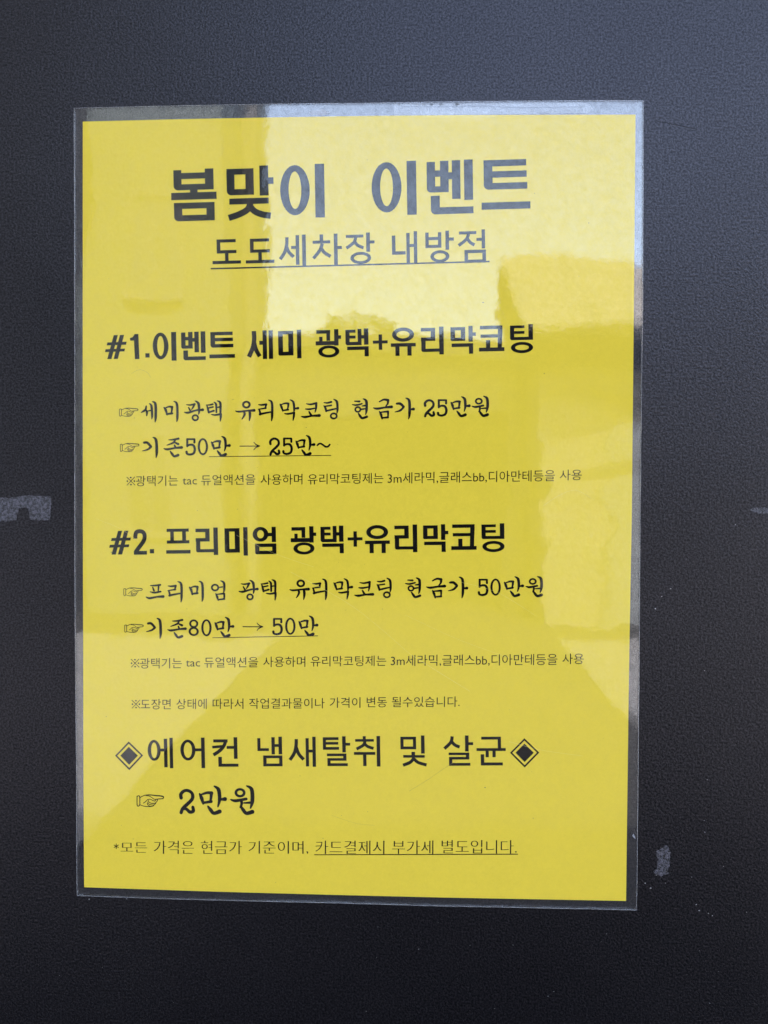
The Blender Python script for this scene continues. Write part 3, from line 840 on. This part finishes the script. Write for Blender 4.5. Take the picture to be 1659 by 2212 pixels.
# low dark open block, added to stand in for the viewer's dark reflection
gar = link(bpy.data.objects.new('stand_in_garage', None)); tag(gar, 'low dark open block added to darken the reflection in the middle of the notice', 'stand_in_garage')
gar.location = (-0.2, -9.4, GROUND)
gw = plain('dark_cladding', (0.018, 0.02, 0.022), 0.6, 2)
m = Mesh(); m.box(-2.3, -4, 0, -2.1, 0, 3.2); m.build('pier', gw, gar)
m = Mesh(); m.box(1.35, -4, 0, 1.6, 0, 3.2); m.build('pier', gw, gar)
m = Mesh(); m.box(-2.1, -4, 0, 1.35, -3.8, 3.2); m.build('back_wall', gw, gar)
m = Mesh(); m.box(-2.3, -4.1, 3.2, 1.6, 0.2, 3.42); m.build('roof', gw, gar)
m = Mesh(); m.box(-2.1, -0.1, 2.5, 1.35, 0, 3.2); m.build('lintel', gw, gar)

# pole and shrubs
pole = link(bpy.data.objects.new('utility_pole', None)); tag(pole, 'thin dark grey utility pole mirrored beside the title of the notice', 'pole')
pole.location = (-1.98, -9.0, GROUND)
m = Mesh(); m.tube((0, 0, 0), (0, 0, 9), 0.11, 0.08, 12); m.build('shaft', plain('weathered_concrete', (0.07, 0.07, 0.07), 0.8, 5), pole)
m = Mesh(); m.box(-0.5, -0.04, 8.2, 0.5, 0.04, 8.32); m.build('crossarm', M_CONC, pole)

def tree(x, y, h, r, label):
    t = link(bpy.data.objects.new('tree', None)); tag(t, label, 'tree', 'trees across the yard')
    t.location = (x, y, GROUND)
    m = Mesh(); m.tube((0, 0, 0), (0.05, 0, h * 0.55), 0.10, 0.06); m.tube((0.05, 0, h * 0.5), (0.4 * r, 0.1, h * .8), .05, .02); m.tube((0.05, 0, h * 0.5), (-0.4 * r, -0.1, h * .8), .05, .02)
    m.build('trunk', plain('bark', (0.09, 0.07, 0.05), 0.9, 10), t)
    v, f = [], []
    for _ in range(2600):
        while True:
            p = Vector([random.uniform(-1, 1) for _ in range(3)])
            if p.length < 1 and noise.noise(p * 2.3 + Vector((x, y, 0))) > -0.12:
                break
        c = Vector((p.x * r, p.y * r, h * 0.68 + p.z * h * 0.32))
        a = Vector([random.uniform(-1, 1) for _ in range(3)]).normalized()
        b = a.orthogonal().normalized(); s = random.uniform(0.05, 0.10)
        k = len(v); v += [tuple(c + a * s), tuple(c + b * s * .6), tuple(c - a * s), tuple(c - b * s * .6)]; f.append((k, k + 1, k + 2, k + 3))
    mesh_obj('crown', v, f, M_LEAF, t)
M_LEAF = plain('leaf_green', (0.045, 0.085, 0.03), 0.6, 2.0, 0.4)
tree(-0.9, -10.6 - 4, 4.9, 1.3, 'small round green tree mirrored left of the middle')
tree(0.6, -15.2, 4.6, 1.2, 'lower green tree mirrored right of the middle')

# unseen overhang above the wall, added to cut off the upper sky
can = link(bpy.data.objects.new('sky_block_canopy', None)); tag(can, 'shallow brown overhang, unseen, added above the black wall to block the upper sky', 'sky_block_canopy')
can.location = (0, 0, WALL_TOP)
cm = plain('brown_soffit', (0.09, 0.06, 0.05), 0.6, 3)
m = Mesh(); m.box(-3.4, -0.9, 0.004, 3.4, 0.2, 0.10); m.build('soffit', cm, can)
m = Mesh(); m.box(-3.4, -0.94, -0.05, 3.4, -0.903, 0.14); m.build('fascia', cm, can)
